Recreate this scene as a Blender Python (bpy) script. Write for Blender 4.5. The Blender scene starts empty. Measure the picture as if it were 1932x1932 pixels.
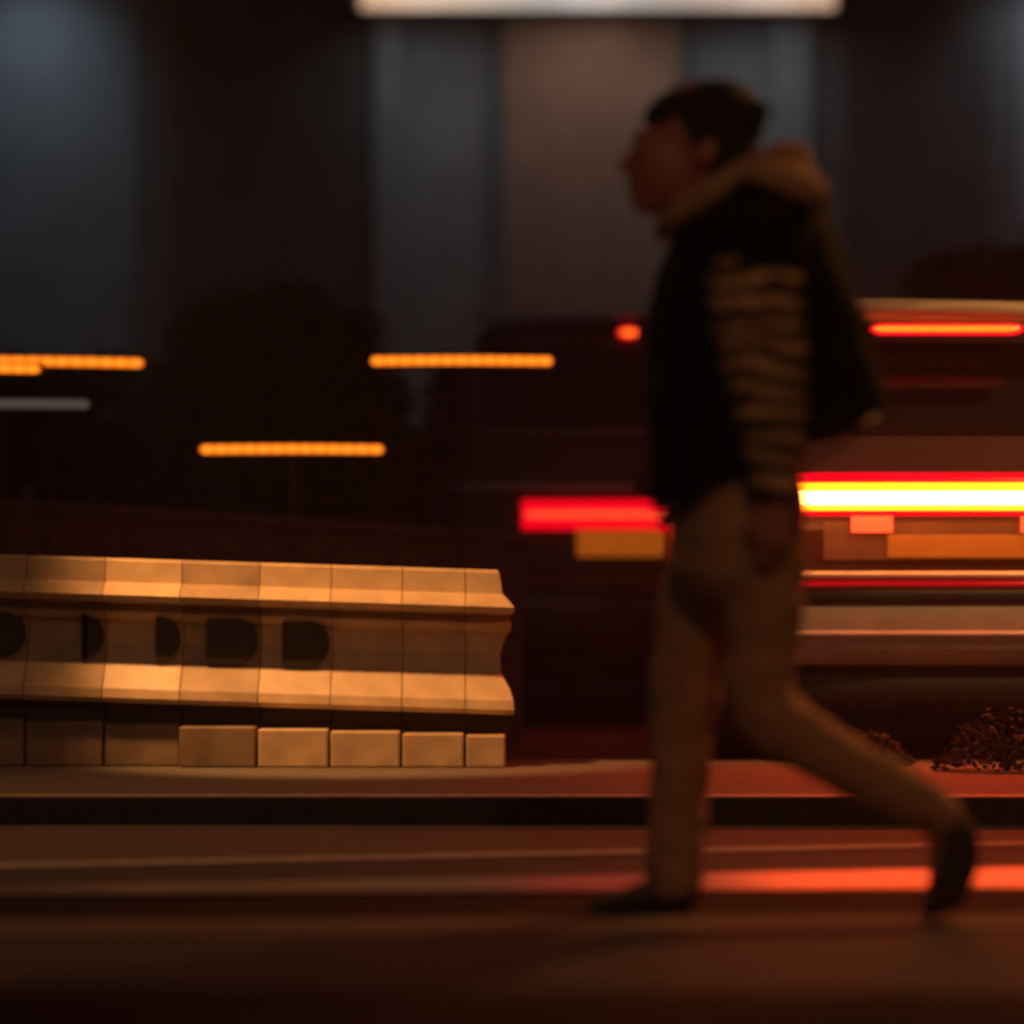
import bpy, bmesh, math, random
from mathutils import Vector, Matrix, noise
random.seed(7)
S = bpy.context.scene
C = S.collection

# ------------------------------------------------------------------ camera, world, sun, exposure
CAM_H = 0.637                      # a crouching photographer
FPX = 5367.0                       # 100 mm lens on a 36 mm sensor, measured on a 1932 px wide picture
HOR = 1150.0                       # row of the horizon
cam_d = bpy.data.cameras.new('camera'); cam = bpy.data.objects.new('camera', cam_d); C.objects.link(cam)
cam.location = (0, 0, CAM_H); cam.rotation_euler = (math.radians(90), 0, 0)
cam_d.lens = 100; cam_d.sensor_width = 36; cam_d.sensor_fit = 'HORIZONTAL'
cam_d.shift_y = (HOR - 966) / 1932
cam_d.clip_start = 0.1; cam_d.clip_end = 600
cam_d.dof.use_dof = True; cam_d.dof.focus_distance = 9.1; cam_d.dof.aperture_fstop = 0.98
S.camera = cam

w = bpy.data.worlds.new('World'); S.world = w; w.use_nodes = True
nt = w.node_tree
sky = nt.nodes.new('ShaderNodeTexSky'); sky.sky_type = 'NISHITA'; sky.sun_disc = False
sky.sun_elevation = math.radians(-2.4); sky.sun_rotation = math.radians(200)
bg = nt.nodes['Background']; nt.links.new(sky.outputs[0], bg.inputs[0]); bg.inputs[1].default_value = 0.12
sun_d = bpy.data.lights.new('sun', 'SUN'); sun = bpy.data.objects.new('sun', sun_d); C.objects.link(sun)
sun_d.energy = 0.012; sun_d.angle = math.radians(20); sun_d.color = (0.6, 0.75, 1)
sun.rotation_euler = (math.radians(50), 0, math.radians(-25))
S.view_settings.view_transform = 'Standard'; S.view_settings.look = 'None'
S.view_settings.exposure = 0; S.view_settings.gamma = 1

# ------------------------------------------------------------------ helpers
def P(px, py, Y):
    return Vector(((px - 966) * Y / FPX, Y, CAM_H - (py - HOR) * Y / FPX))

def mat(name, col, rough=0.6, metal=0.0, var=0.25, scale=8.0, bump=0.0, emit=None, es=0.0, spec=0.5, coat=0.0, stretch=None):
    m = bpy.data.materials.new(name); m.use_nodes = True
    n = m.node_tree; b = n.nodes['Principled BSDF']
    b.inputs['Roughness'].default_value = rough; b.inputs['Metallic'].default_value = metal
    b.inputs['Specular IOR Level'].default_value = spec
    b.inputs['Coat Weight'].default_value = coat
    tc = n.nodes.new('ShaderNodeTexCoord'); mp = n.nodes.new('ShaderNodeMapping')
    n.links.new(tc.outputs['Object'], mp.inputs[0])
    if stretch: mp.inputs['Scale'].default_value = stretch
    nz = n.nodes.new('ShaderNodeTexNoise'); nz.inputs['Scale'].default_value = scale
    nz.inputs['Detail'].default_value = 6
    n.links.new(mp.outputs[0], nz.inputs[0])
    cr = n.nodes.new('ShaderNodeValToRGB')
    cr.color_ramp.elements[0].position = 0.3; cr.color_ramp.elements[1].position = 0.72
    cr.color_ramp.elements[0].color = tuple(c * (1 - var) for c in col) + (1,)
    cr.color_ramp.elements[1].color = tuple(min(1, c * (1 + var)) for c in col) + (1,)
    n.links.new(nz.outputs[0], cr.inputs[0]); n.links.new(cr.outputs[0], b.inputs['Base Color'])
    if bump:
        bp = n.nodes.new('ShaderNodeBump'); bp.inputs['Strength'].default_value = bump
        bp.inputs['Distance'].default_value = 0.01
        n.links.new(nz.outputs[0], bp.inputs['Height']); n.links.new(bp.outputs[0], b.inputs['Normal'])
    if emit:
        b.inputs['Emission Color'].default_value = tuple(emit) + (1,)
        b.inputs['Emission Strength'].default_value = es
    return m

def link(name, bm, m, parent=None, smooth=False, bevel=0.0):
    bmesh.ops.recalc_face_normals(bm, faces=bm.faces)
    me = bpy.data.meshes.new(name); bm.to_mesh(me); bm.free()
    if smooth:
        for p in me.polygons: p.use_smooth = True
    me.materials.append(m)
    o = bpy.data.objects.new(name, me); C.objects.link(o)
    if parent: o.parent = parent
    if bevel:
        md = o.modifiers.new('bevel', 'BEVEL'); md.width = bevel; md.segments = 3; md.limit_method = 'ANGLE'
    return o

def tag(o, label=None, cat=None, group=None, kind=None):
    for k, v in (('label', label), ('category', cat), ('group', group), ('kind', kind)):
        if v: o[k] = v
    return o

def empty(name, loc, rz=0.0):
    o = bpy.data.objects.new(name, None); C.objects.link(o)
    o.location = loc; o.rotation_euler = (0, 0, rz); o.empty_display_size = 0.1
    return o

def box(bm, x0, x1, y0, y1, z0, z1):
    vs = [bm.verts.new((x, y, z)) for x in (x0, x1) for y in (y0, y1) for z in (z0, z1)]
    for f in ((0,1,3,2),(4,6,7,5),(0,4,5,1),(2,3,7,6),(0,2,6,4),(1,5,7,3)):
        bm.faces.new([vs[i] for i in f])
    return bm

def rings(bm, rr, close=True, cap=True):
    """skin a list of equal-length point loops"""
    loops = [[bm.verts.new(p) for p in r] for r in rr]
    n = len(loops[0])
    for a, b in zip(loops[:-1], loops[1:]):
        for i in range(n if close else n - 1):
            bm.faces.new((a[i], a[(i+1) % n], b[(i+1) % n], b[i]))
    if cap and close:
        bm.faces.new(loops[0][::-1]); bm.faces.new(loops[-1])
    return bm

def tube(bm, pts, rad, n=16, depth=1.0, round_ends=True):
    """tapering tube along pts; rad per point (radius); depth scales the y radius"""
    pts = [Vector(p) for p in pts]; rr = []
    # resample with Catmull-Rom
    P2, R2 = [], []
    for i in range(len(pts) - 1):
        p0, p1, p2, p3 = pts[max(i-1,0)], pts[i], pts[i+1], pts[min(i+2, len(pts)-1)]
        for k in range(5):
            t = k / 5
            P2.append(0.5*((2*p1) + (p2-p0)*t + (2*p0-5*p1+4*p2-p3)*t*t + (3*p1-p0-3*p2+p3)*t**3))
            R2.append(rad[i]*(1-t) + rad[i+1]*t)
    P2.append(pts[-1]); R2.append(rad[-1])
    if round_ends:
        d0 = (P2[0]-P2[1]).normalized(); d1 = (P2[-1]-P2[-2]).normalized()
        a, b = [], []
        for s, q in ((0.95, 0.3), (0.75, 0.66), (0.4, 0.92)):
            a.append((P2[0] + d0*R2[0]*s, R2[0]*q)); b.insert(0, (P2[-1] + d1*R2[-1]*s, R2[-1]*q))
        P2 = [p for p, _ in a] + P2 + [p for p, _ in b]
        R2 = [r for _, r in a] + R2 + [r for _, r in b]
    for i, p in enumerate(P2):
        t = (P2[min(i+1, len(P2)-1)] - P2[max(i-1, 0)]).normalized()
        side = Vector((0, 1, 0)) if abs(t.y) < 0.9 else Vector((1, 0, 0))
        u = t.cross(side).normalized(); v = u.cross(t).normalized()
        rr.append([p + u*math.cos(a)*R2[i] + v*math.sin(a)*R2[i]*depth for a in (2*math.pi*k/n for k in range(n))])
    return rings(bm, rr)

def ball(bm, c, r, rot=None, seg=20):
    m = Matrix.Translation(c) @ (rot or Matrix()) @ Matrix.Diagonal((r[0], r[1], r[2], 1))
    bmesh.ops.create_uvsphere(bm, u_segments=seg, v_segments=seg//2+2, radius=1, matrix=m)
    return bm

def cyl(bm, c, r, depth, axis='Z', n=32, r2=None):
    R = {'Z': Matrix(), 'X': Matrix.Rotation(math.pi/2, 4, 'Y'), 'Y': Matrix.Rotation(math.pi/2, 4, 'X')}[axis]
    bmesh.ops.create_cone(bm, cap_ends=True, segments=n, radius1=r, radius2=r if r2 is None else r2, depth=depth,
                          matrix=Matrix.Translation(c) @ R)
    return bm

def bake_remesh(o, voxel, smooth_iter=4):
    md = o.modifiers.new('remesh', 'REMESH'); md.mode = 'VOXEL'; md.voxel_size = voxel; md.use_smooth_shade = True
    ms = o.modifiers.new('sm', 'SMOOTH'); ms.iterations = smooth_iter; ms.factor = 0.5
    dg = bpy.context.evaluated_depsgraph_get(); dg.update()
    me = bpy.data.meshes.new_from_object(o.evaluated_get(dg))
    o.modifiers.clear(); old = o.data; o.data = me
    for p in me.polygons: p.use_smooth = True
    return o

# ------------------------------------------------------------------ materials
M = {}
M['asphalt'] = mat('asphalt', (0.07, 0.062, 0.066), 0.8, var=0.4, scale=90, bump=0.5, spec=0.12)
M['paint'] = mat('worn_road_paint', (0.42, 0.39, 0.36), 0.7, var=0.22, scale=14, bump=0.15, spec=0.15)
M['paving'] = mat('pale_paving', (0.13, 0.11, 0.095), 0.85, var=0.25, scale=25, bump=0.3)
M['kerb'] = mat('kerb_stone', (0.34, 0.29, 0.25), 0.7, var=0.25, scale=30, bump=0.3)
M['kerb_face'] = mat('shaded_kerb_face', (0.05, 0.04, 0.036), 0.9, var=0.3, scale=30, bump=0.3, spec=0.1)  # vertical kerb faces darker, their shade put into the colour
M['concrete'] = mat('pale_concrete', (0.6, 0.43, 0.25), 0.45, var=0.2, scale=9, bump=0.25)
M['recess'] = mat('painted_recess_shade', (0.045, 0.035, 0.028), 0.8, var=0.3, scale=9)  # shade of the barrier recesses and base gap put into a dark colour
M['brick'] = mat('dark_brick', (0.2, 0.06, 0.045), 0.85, var=0.35, scale=20, bump=0.4)
M['facade'] = mat('grey_render', (0.24, 0.26, 0.27), 0.9, var=0.12, scale=1.2)
M['facade_dark'] = mat('dark_panel', (0.05, 0.055, 0.05), 0.6, var=0.3, scale=1.5)
M['pilaster'] = mat('brown_pilaster', (0.34, 0.22, 0.17), 0.85, var=0.12, scale=2)
M['glass_dark'] = mat('dark_glass', (0.012, 0.012, 0.013), 0.07, var=0.1, spec=0.25)
M['frame'] = mat('window_frame', (0.05, 0.05, 0.05), 0.5)
M['black_metal'] = mat('black_metal', (0.012, 0.012, 0.012), 0.5, var=0.2)
M['leaf'] = mat('hedge_leaf', (0.022, 0.03, 0.014), 0.8, var=0.5, scale=3)
M['bark'] = mat('bark', (0.05, 0.035, 0.025), 0.9, var=0.3, scale=20, bump=0.5)
M['silver'] = mat('silver_paint', (0.23, 0.21, 0.2), 0.5, metal=0.3, var=0.05, coat=0.1)
M['charcoal'] = mat('charcoal_paint', (0.05, 0.038, 0.035), 0.55, metal=0.1, var=0.08)
M['maroon'] = mat('maroon_paint', (0.055, 0.008, 0.009), 0.45, var=0.08, coat=0.1)
M['chrome'] = mat('chrome', (0.75, 0.72, 0.7), 0.18, metal=1.0, var=0.05)
M['plastic'] = mat('black_plastic', (0.018, 0.017, 0.017), 0.55, var=0.2)
M['tyre'] = mat('tyre_rubber', (0.012, 0.012, 0.012), 0.8, var=0.2, scale=40, bump=0.3)
M['rim'] = mat('alloy', (0.4, 0.38, 0.36), 0.3, metal=0.8, var=0.05)
M['red_glass'] = mat('red_lens', (0.5, 0.006, 0.01), 0.2, var=0.1, emit=(1, 0.0, 0.012), es=1.1)
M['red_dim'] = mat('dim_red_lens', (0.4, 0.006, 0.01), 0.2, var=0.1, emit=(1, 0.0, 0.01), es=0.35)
M['orange_glow'] = mat('orange_lamp', (0.6, 0.2, 0.02), 0.2, var=0.05, emit=(1, 0.13, 0.008), es=2.4)
M['yellow_glow'] = mat('yellow_lamp', (0.6, 0.3, 0.02), 0.2, var=0.05, emit=(1, 0.2, 0.004), es=6.5)
M['white_glow'] = mat('hot_lamp', (0.8, 0.5, 0.2), 0.2, var=0.05, emit=(1, 0.24, 0.045), es=42)
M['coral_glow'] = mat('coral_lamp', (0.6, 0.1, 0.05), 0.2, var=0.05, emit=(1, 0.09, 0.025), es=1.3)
M['amber_bulb'] = mat('amber_bulb', (0.6, 0.25, 0.03), 0.2, var=0.05, emit=(1, 0.22, 0.01), es=1.9)
M['amber_diff'] = mat('amber_diffuser', (0.5, 0.2, 0.03), 0.3, var=0.05, emit=(1, 0.2, 0.01), es=1.25)
M['white_bulb'] = mat('white_streak_glow', (0.5, 0.5, 0.48), 0.3, var=0.1, emit=(1, 0.85, 0.75), es=0.06)  # shine of the whitish streak put into a weak emission
M['plate'] = mat('glowing_plate', (0.34, 0.14, 0.03), 0.5, var=0.06, emit=(1, 0.2, 0.01), es=0.12)  # lamp light on the plate put into its colour and emission
M['letter'] = mat('plate_black', (0.02, 0.02, 0.02), 0.5)
M['sign_glow'] = mat('sign_glow', (0.8, 0.7, 0.6), 0.4, var=0.05)

# lit fascia: warm at its end, cooler in the middle
def glow_gradient():
    m = M['sign_glow']; n = m.node_tree; b = n.nodes['Principled BSDF']
    tc = n.nodes.new('ShaderNodeTexCoord'); sp = n.nodes.new('ShaderNodeSeparateXYZ')
    n.links.new(tc.outputs['Object'], sp.inputs[0])
    mr = n.nodes.new('ShaderNodeMapRange'); mr.inputs['From Min'].default_value = -1.9; mr.inputs['From Max'].default_value = 4.0
    n.links.new(sp.outputs['X'], mr.inputs['Value'])
    cr = n.nodes.new('ShaderNodeValToRGB'); e = cr.color_ramp.elements
    e[0].color = (1, 0.55, 0.3, 1); e[0].position = 0.0
    e[1].color = (0.9, 0.52, 0.32, 1); e[1].position = 1
    k = e.new(0.45); k.color = (0.42, 0.47, 0.48, 1); k = e.new(0.25); k.color = (0.85, 0.66, 0.5, 1)
    n.links.new(mr.outputs[0], cr.inputs[0]); n.links.new(cr.outputs[0], b.inputs['Emission Color'])
    b.inputs['Emission Strength'].default_value = 0.85
glow_gradient()

# ------------------------------------------------------------------ ground, road, median
bm = bmesh.new()
g = 300
vs = [bm.verts.new(v) for v in ((-g, -60, 0), (g, -60, 0), (g, 400, 0), (-g, 400, 0))]; bm.faces.new(vs)
tag(link('road', bm, M['asphalt']), kind='structure')

# median: kerb stones in front, paving behind
KY = 8.43; KH = 0.075
bm = bmesh.new()
vs = [(-14, KY+0.02), (14, KY-0.16), (14, KY+0.0), (-14, KY+0.16)]
b_ = [bm.verts.new((x, y, 0.0)) for x, y in vs]; t_ = [bm.verts.new((x, y, KH+0.012)) for x, y in vs]
bm.faces.new(t_)
for i in range(4): bm.faces.new((b_[i], b_[(i+1)%4], t_[(i+1)%4], t_[i]))
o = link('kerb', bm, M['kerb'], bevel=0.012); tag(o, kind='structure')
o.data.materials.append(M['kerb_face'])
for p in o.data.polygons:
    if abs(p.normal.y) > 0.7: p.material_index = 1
bm = bmesh.new()
vs = [(-14, KY+0.165), (14, KY+0.003), (14, 10.62), (-14, 10.62)]
b_ = [bm.verts.new((x, y, 0.0)) for x, y in vs]; t_ = [bm.verts.new((x, y, KH)) for x, y in vs]
bm.faces.new(t_)
for i in range(4): bm.faces.new((b_[i], b_[(i+1)%4], t_[(i+1)%4], t_[i]))
o = link('pavement', bm, M['paving']); tag(o, kind='structure')

def strip(name, pts, m, z):
    bm = bmesh.new(); bm.faces.new([bm.verts.new((x, y, z)) for x, y in pts])
    return tag(link(name, bm, m), kind='structure')
def gy(py): return CAM_H * FPX / (py - HOR)
def line(name, yl0, yl1, yr0, yr1, m, z, x0=-40, x1=1980):
    """band on the road between picture rows (left end rows, right end rows)"""
    def pt(px, py): Y = gy(py); return ((px-966)*Y/FPX, Y)
    def ex(a, b, t): return (a[0]+(b[0]-a[0])*t, a[1]+(b[1]-a[1])*t)
    a0, b0 = pt(x0, yl1), pt(x1, yr1); a1, b1 = pt(x0, yl0), pt(x1, yr0)
    L = 1.0 if x0 < 0 else 0.0; Rr = 1.0
    return strip(name, [ex(a0, b0, -L), ex(a0, b0, 1+Rr), ex(a1, b1, 1+Rr), ex(a1, b1, -L)], m, z)
M['reflection_strip'] = mat('glossy_reflection_strip', (0.11, 0.085, 0.075), 0.38, var=0.3, scale=12, bump=0.1, spec=0.9)  # high gloss, so the strip carries the tail lamp's red reflection
line('road_marking', 1632, 1641, 1588, 1595, M['paint'], 0.004)                       # thin line
line('road_marking', 1676, 1690, 1638, 1677, M['reflection_strip'], 0.004)                   # broad glossy strip, shaped as the red lamp reflection
M['patch'] = mat('dark_road_band', (0.016, 0.013, 0.012), 0.9, var=0.3, scale=60, bump=0.3, spec=0.08)  # darker and paler bands across the road
M['patch_light'] = mat('pale_asphalt', (0.16, 0.12, 0.095), 0.85, var=0.25, scale=60, bump=0.4, spec=0.12)
line('road_band', 1693, 1738, 1683, 1728, M['patch'], 0.004)
line('road_band', 1740, 1768, 1729, 1752, M['patch_light'], 0.004)
line('road_band', 1560, 1631, 1552, 1587, M['patch_light'], 0.004)
line('road_band', 1871, 1990, 1877, 1990, M['patch'], 0.004)

# ------------------------------------------------------------------ building behind
BY = 34.0
bl = empty('building', (0, BY, 0)); tag(bl, 'dim grey building front with brown pilaster under a lit fascia', 'building')
def bp(px): return (px - 966) * BY / FPX
def bz(py): return CAM_H - (py - HOR) * BY / FPX
bm = bmesh.new(); box(bm, -26, 26, 0.0, 12, 0, 13); link('wall', bm, M['facade'], bl)
def slab(name, x0, x1, d, z0, z1, m, par=bl):
    bm = bmesh.new(); box(bm, bp(x0), bp(x1), -d, -0.003, z0, z1); return link(name, bm, m, par, bevel=0.02)
slab('pilaster', 950, 1280, 0.35, 0, bz(34), M['pilaster'])
slab('pilaster', 1452, 1530, 0.25, 0, bz(30), M['facade'])
slab('pilaster', 706, 760, 0.25, 0, bz(30), M['facade'])
slab('dark_panel', 330, 700, 0.12, 0, bz(-60), M['facade_dark'])
slab('dark_panel', 1600, 1860, 0.12, 0, bz(-60), M['facade_dark'])
slab('dark_panel', 2080, 2500, 0.12, 0, bz(60), M['facade_dark'])
slab('dark_panel', -500, -90, 0.12, 0, bz(60), M['facade_dark'])
slab('dark_panel', 255, 328, 0.06, 0, bz(-60), mat('mid_panel', (0.12, 0.125, 0.12), 0.8))
slab('dark_panel', 640, 704, 0.06, 0, bz(-60), bpy.data.materials['mid_panel'])
slab('dark_panel', 1540, 1598, 0.06, 0, bz(-60), bpy.data.materials['mid_panel'])
slab('dark_panel', 1862, 1920, 0.06, 0, bz(-60), bpy.data.materials['mid_panel'])
slab('fascia', 660, 1585, 0.9, bz(6)-0.2, bz(-150), M['frame'])
bm = bmesh.new(); box(bm, bp(690), bp(1558), -1.0, -0.905, bz(14)-0.21, bz(-120)); link('light_panel', bm, M['sign_glow'], bl)

# unseen wall lights added above the picture to wash the building front
def spot(name, loc, target, power, col, angle, blend=0.8, size=0.15, parent=None):
    d = bpy.data.lights.new(name, 'SPOT'); d.energy = power; d.color = col; d.spot_size = math.radians(angle)
    d.spot_blend = blend; d.shadow_soft_size = size
    o = bpy.data.objects.new(name, d); C.objects.link(o)
    v = Vector(target) - Vector(loc)
    q = v.to_track_quat('-Z', 'Y')
    if parent:
        o.parent = parent; o.location = Vector(loc) - parent.location
    else: o.location = loc
    o.rotation_euler = q.to_euler()
    return o
for X, oy, lz, pw, col in ((bp(60), 1.4, 8.7, 90, (0.66, 0.84, 1)), (bp(790), 1.5, 7.72, 26, (0.86, 0.92, 1)), (bp(1440), 1.5, 7.72, 34, (0.8, 0.92, 1)), (bp(1960), 1.4, 8.7, 90, (0.78, 0.88, 1)), (bp(1115), 1.55, 7.75, 46, (1, 0.74, 0.62))):
    bm = bmesh.new(); box(bm, X-0.25, X+0.25, -oy-0.05, -oy+0.15, lz+0.05, lz+0.2); box(bm, X-0.04, X+0.04, -oy+0.151, -0.0 if lz > 8.5 else -1.003, lz+0.1, lz+0.15)
    link('added_wall_lamp', bm, M['frame'], bl)
    spot('added_wash_light', (X, BY-oy, lz), (X, BY-0.2, 6.0 if lz < 8.5 else 6.8), pw, col, 140 if lz < 8.5 else 90, 1.0, 0.35)

# ------------------------------------------------------------------ hedge and shrub (leaves through a volume)
def leaves(name, n, fn, m, size, parent=None):
    bm = bmesh.new()
    for _ in range(n):
        p = fn(); s = size * random.uniform(0.6, 1.4)
        q = Matrix.Rotation(random.uniform(0, 6.28), 3, 'Z') @ Matrix.Rotation(random.uniform(0, 3.14), 3, 'X')
        a = [p + q @ Vector(v) * s for v in ((-0.5, 0, 0), (0, -0.3, 0.05), (0.5, 0, 0), (0, 0.3, 0.05))]
        bm.faces.new([bm.verts.new(v) for v in a])
    return link(name, bm, m, parent)
def hedge_obj(px0, px1, Y, zt, label):
    x0, x1 = (px0-966)*Y/FPX, (px1-966)*Y/FPX
    r = empty('hedge', ((x0+x1)/2, Y, 0)); tag(r, label, 'hedge')
    L = x1 - x0
    def fn():
        x = random.uniform(-L/2, L/2)
        top = zt * (0.9 + 0.13*noise.noise(Vector((x*0.9 + px0, Y, 0))) + 0.05*noise.noise(Vector((x*4, 3, px0))))
        e = min(1, (L/2-abs(x))/0.5+0.5)
        return Vector((x, random.uniform(-0.6, 0.6), random.uniform(0.1, top*e)))
    leaves('foliage', int(2600*L), fn, M['leaf'], 0.16, r)
    bm = bmesh.new()
    k = max(2, int(L/0.8))
    for i in range(k):
        x = -L/2 + L*(i+0.5)/k
        tube(bm, [(x, 0, 0), (x+0.05, 0, 0.6), (x+random.uniform(-.2, .2), 0, zt*0.75)], [0.05, 0.035, 0.012], 8)
    link('stem', bm, M['bark'], r)
hedge_obj(-350, 300, 20.0, 2.6, 'dark clipped hedge low on the left in front of the grey building')
hedge_obj(1640, 2600, 20.5, 3.6, 'tall dark hedge on the right behind the dark red car')
hedge_obj(760, 1600, 22.0, 2.75, 'dark hedge in the middle behind the charcoal van')
# rounded shrub
r = empty('shrub', P(520, 1250, 19.0)); r.location.z = 0; tag(r, 'round dark shrub standing taller than the hedge beside it', 'shrub')
def shf():
    while True:
        v = Vector((random.uniform(-1, 1), random.uniform(-1, 1), random.uniform(-1, 1)))
        if v.length < 1 + 0.15*noise.noise(v*3): break
    return Vector((v.x*1.0, v.y*0.9, 1.45 + v.z*1.35))
leaves('crown', 9000, shf, M['leaf'], 0.15, r)
bm = bmesh.new(); tube(bm, [(0, 0, 0), (0.03, 0, 0.7), (0, 0, 1.6)], [0.08, 0.06, 0.03], 10)
for a in (-0.5, 0.45, 0.1): tube(bm, [(0, 0, 0.6), (a*0.6, a*.3, 1.1), (a*1.3, a*.5, 1.9)], [0.04, 0.03, 0.012], 8)
link('stem', bm, M['bark'], r)

# ------------------------------------------------------------------ low brick wall on the left
WY = 13.5
r = empty('low_wall', (-4, WY, 0)); tag(r, 'low dark red brick wall with a stone coping, behind the pale barriers', 'wall')
xe = (985-966)*WY/FPX + 4; zt0, zt1 = 1.36, 1.0
bm = bmesh.new()
q = [(-4, 0, 0), (xe, 0, 0), (xe, 0, zt1-0.05), (-4, 0, zt0+0.18-0.05)]
a = [bm.verts.new(v) for v in q]; b = [bm.verts.new((v[0], 0.24, v[2])) for v in q]
bm.faces.new(a); bm.faces.new(b)
for i in range(4): bm.faces.new((a[i], a[(i+1)%4], b[(i+1)%4], b[i]))
link('wall', bm, M['brick'], r)
bm = bmesh.new()
q = [(-4, 0, zt0+0.18-0.047), (xe+0.02, 0, zt1-0.047), (xe+0.02, 0, zt1), (-4, 0, zt0+0.18)]
a = [bm.verts.new((v[0], -0.03, v[2])) for v in q]; b = [bm.verts.new((v[0], 0.27, v[2])) for v in q]
bm.faces.new(a); bm.faces.new(b)
for i in range(4): bm.faces.new((a[i], a[(i+1)%4], b[(i+1)%4], b[i]))
link('coping', bm, M['brick'], r)

# ------------------------------------------------------------------ road barriers (moulded blocks in a row)
RY = 10.3; SC = FPX / RY
M['concrete_mid'] = mat('mid_concrete', (0.42, 0.29, 0.17), 0.6, var=0.3, scale=7, bump=0.25)  # mid tone, for most of the left blocks
M['concrete_dark'] = mat('dark_concrete', (0.22, 0.15, 0.09), 0.7, var=0.4, scale=6, bump=0.25)  # darkest tone, for the feet of the left blocks
def barrier(px0, px1, dz, label, bay, last=False):
    cm = M['concrete'] if (px0 > 460 or px0 == 205) else M['concrete_mid']
    fd = 0.205 if px0 > 340 else 0.12
    fm = M['concrete'] if px0 > 460 else M['concrete_dark']
    x0 = (px0-966)/SC; x1 = (px1-966)/SC
    r = empty('road_barrier', ((x0+x1)/2, RY, KH)); tag(r, label, 'barrier', 'pale moulded barriers on the median')
    W = (x1-x0)/2 + 0.0006
    # profile (picture row of the right-hand end -> height, depth in front)
    e = 1.0 if last else 0.0
    prof = [(1346, 0.15, 0), (1337, 0.165, 0), (1320, 0.155, 2), (1300, 0.12, 8), (1270, 0.065, 26), (1235, 0.03, 28),
            (1197, 0.03, 14), (1190, 0.07, 6), (1178, 0.08, 6), (1172, 0.04, 6), (1163, 0.04, 12), (1156, 0.14, 0), (1146, 0.158, 0),
            (1134, 0.13, 10), (1122, 0.08, 22), (1082, 0.07, 28), (1077, 0.055, 32)]
    prof = [(p_, d_, e*o_/SC) for p_, d_, o_ in prof]
    def z(py): return CAM_H - (py-HOR)/SC - KH + dz
    bm = bmesh.new(); rr = []
    for py, d, ins in prof:
        wr_ = W - ins; c = 0.0015
        pts = [(-W, -d+c), (-W+c, -d), (wr_-c, -d), (wr_, -d+c), (wr_, d-c), (wr_-c, d), (-W+c, d), (-W, d-c)]
        rr.append([Vector((x, y, z(py) - 0.0315*x)) for x, y in pts])
    rings(bm, rr); link('body', bm, cm, r)
    # two feet
    bm = bmesh.new(); box(bm, -W+0.003, W-0.003-e*0.03, -fd, 0.10, 0.0, z(1384)); link('foot', bm, fm, r, bevel=0.008)
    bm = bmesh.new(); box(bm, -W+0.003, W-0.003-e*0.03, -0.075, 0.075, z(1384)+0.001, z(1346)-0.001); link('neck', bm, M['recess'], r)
    # rounded dark panel, the shade of a recess put into its colour
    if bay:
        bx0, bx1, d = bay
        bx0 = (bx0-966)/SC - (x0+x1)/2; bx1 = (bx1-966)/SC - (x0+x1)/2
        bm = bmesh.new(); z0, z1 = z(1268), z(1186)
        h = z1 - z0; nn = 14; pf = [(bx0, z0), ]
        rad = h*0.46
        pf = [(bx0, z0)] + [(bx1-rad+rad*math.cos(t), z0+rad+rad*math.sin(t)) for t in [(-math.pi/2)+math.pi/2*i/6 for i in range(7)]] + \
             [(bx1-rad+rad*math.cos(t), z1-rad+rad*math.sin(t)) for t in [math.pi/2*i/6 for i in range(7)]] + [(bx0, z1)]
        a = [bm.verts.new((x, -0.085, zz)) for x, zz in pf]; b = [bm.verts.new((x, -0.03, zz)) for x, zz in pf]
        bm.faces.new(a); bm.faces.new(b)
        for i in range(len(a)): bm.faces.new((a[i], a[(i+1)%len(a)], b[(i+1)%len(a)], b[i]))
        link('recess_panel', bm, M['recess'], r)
    return r
segs = [(-110, 56, 'barrier at the frame edge, leftmost of the pale row', (-40, 52)),
        (58, 203, 'pale barrier just right of the leftmost one, its recess faint', (172, 199)),
        (205, 347, 'third pale barrier from the left edge, with a narrow rounded recess', (300, 343)),
        (349, 493, 'pale barrier with a wide dark recess, fourth from the left', (395, 489)),
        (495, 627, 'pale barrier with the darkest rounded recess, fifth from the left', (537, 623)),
        (629, 760, 'plain bright barrier beside the fifth with the darkest recess', None),
        (762, 878, 'plain bright barrier, second from the right end of the row', None),
        (880, 970, 'narrow barrier closing the right end of the pale row', None)]
segs = [(a_, b_, 0.0315*(970-(a_+b_)/2)/SC, l_, y_) for a_, b_, l_, y_ in segs]
for a_, b_, dz, lab, bay in segs:
    barrier(a_, b_, dz, lab, (bay[0], bay[1], 0) if bay else None, last=(a_ == 880))

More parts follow.
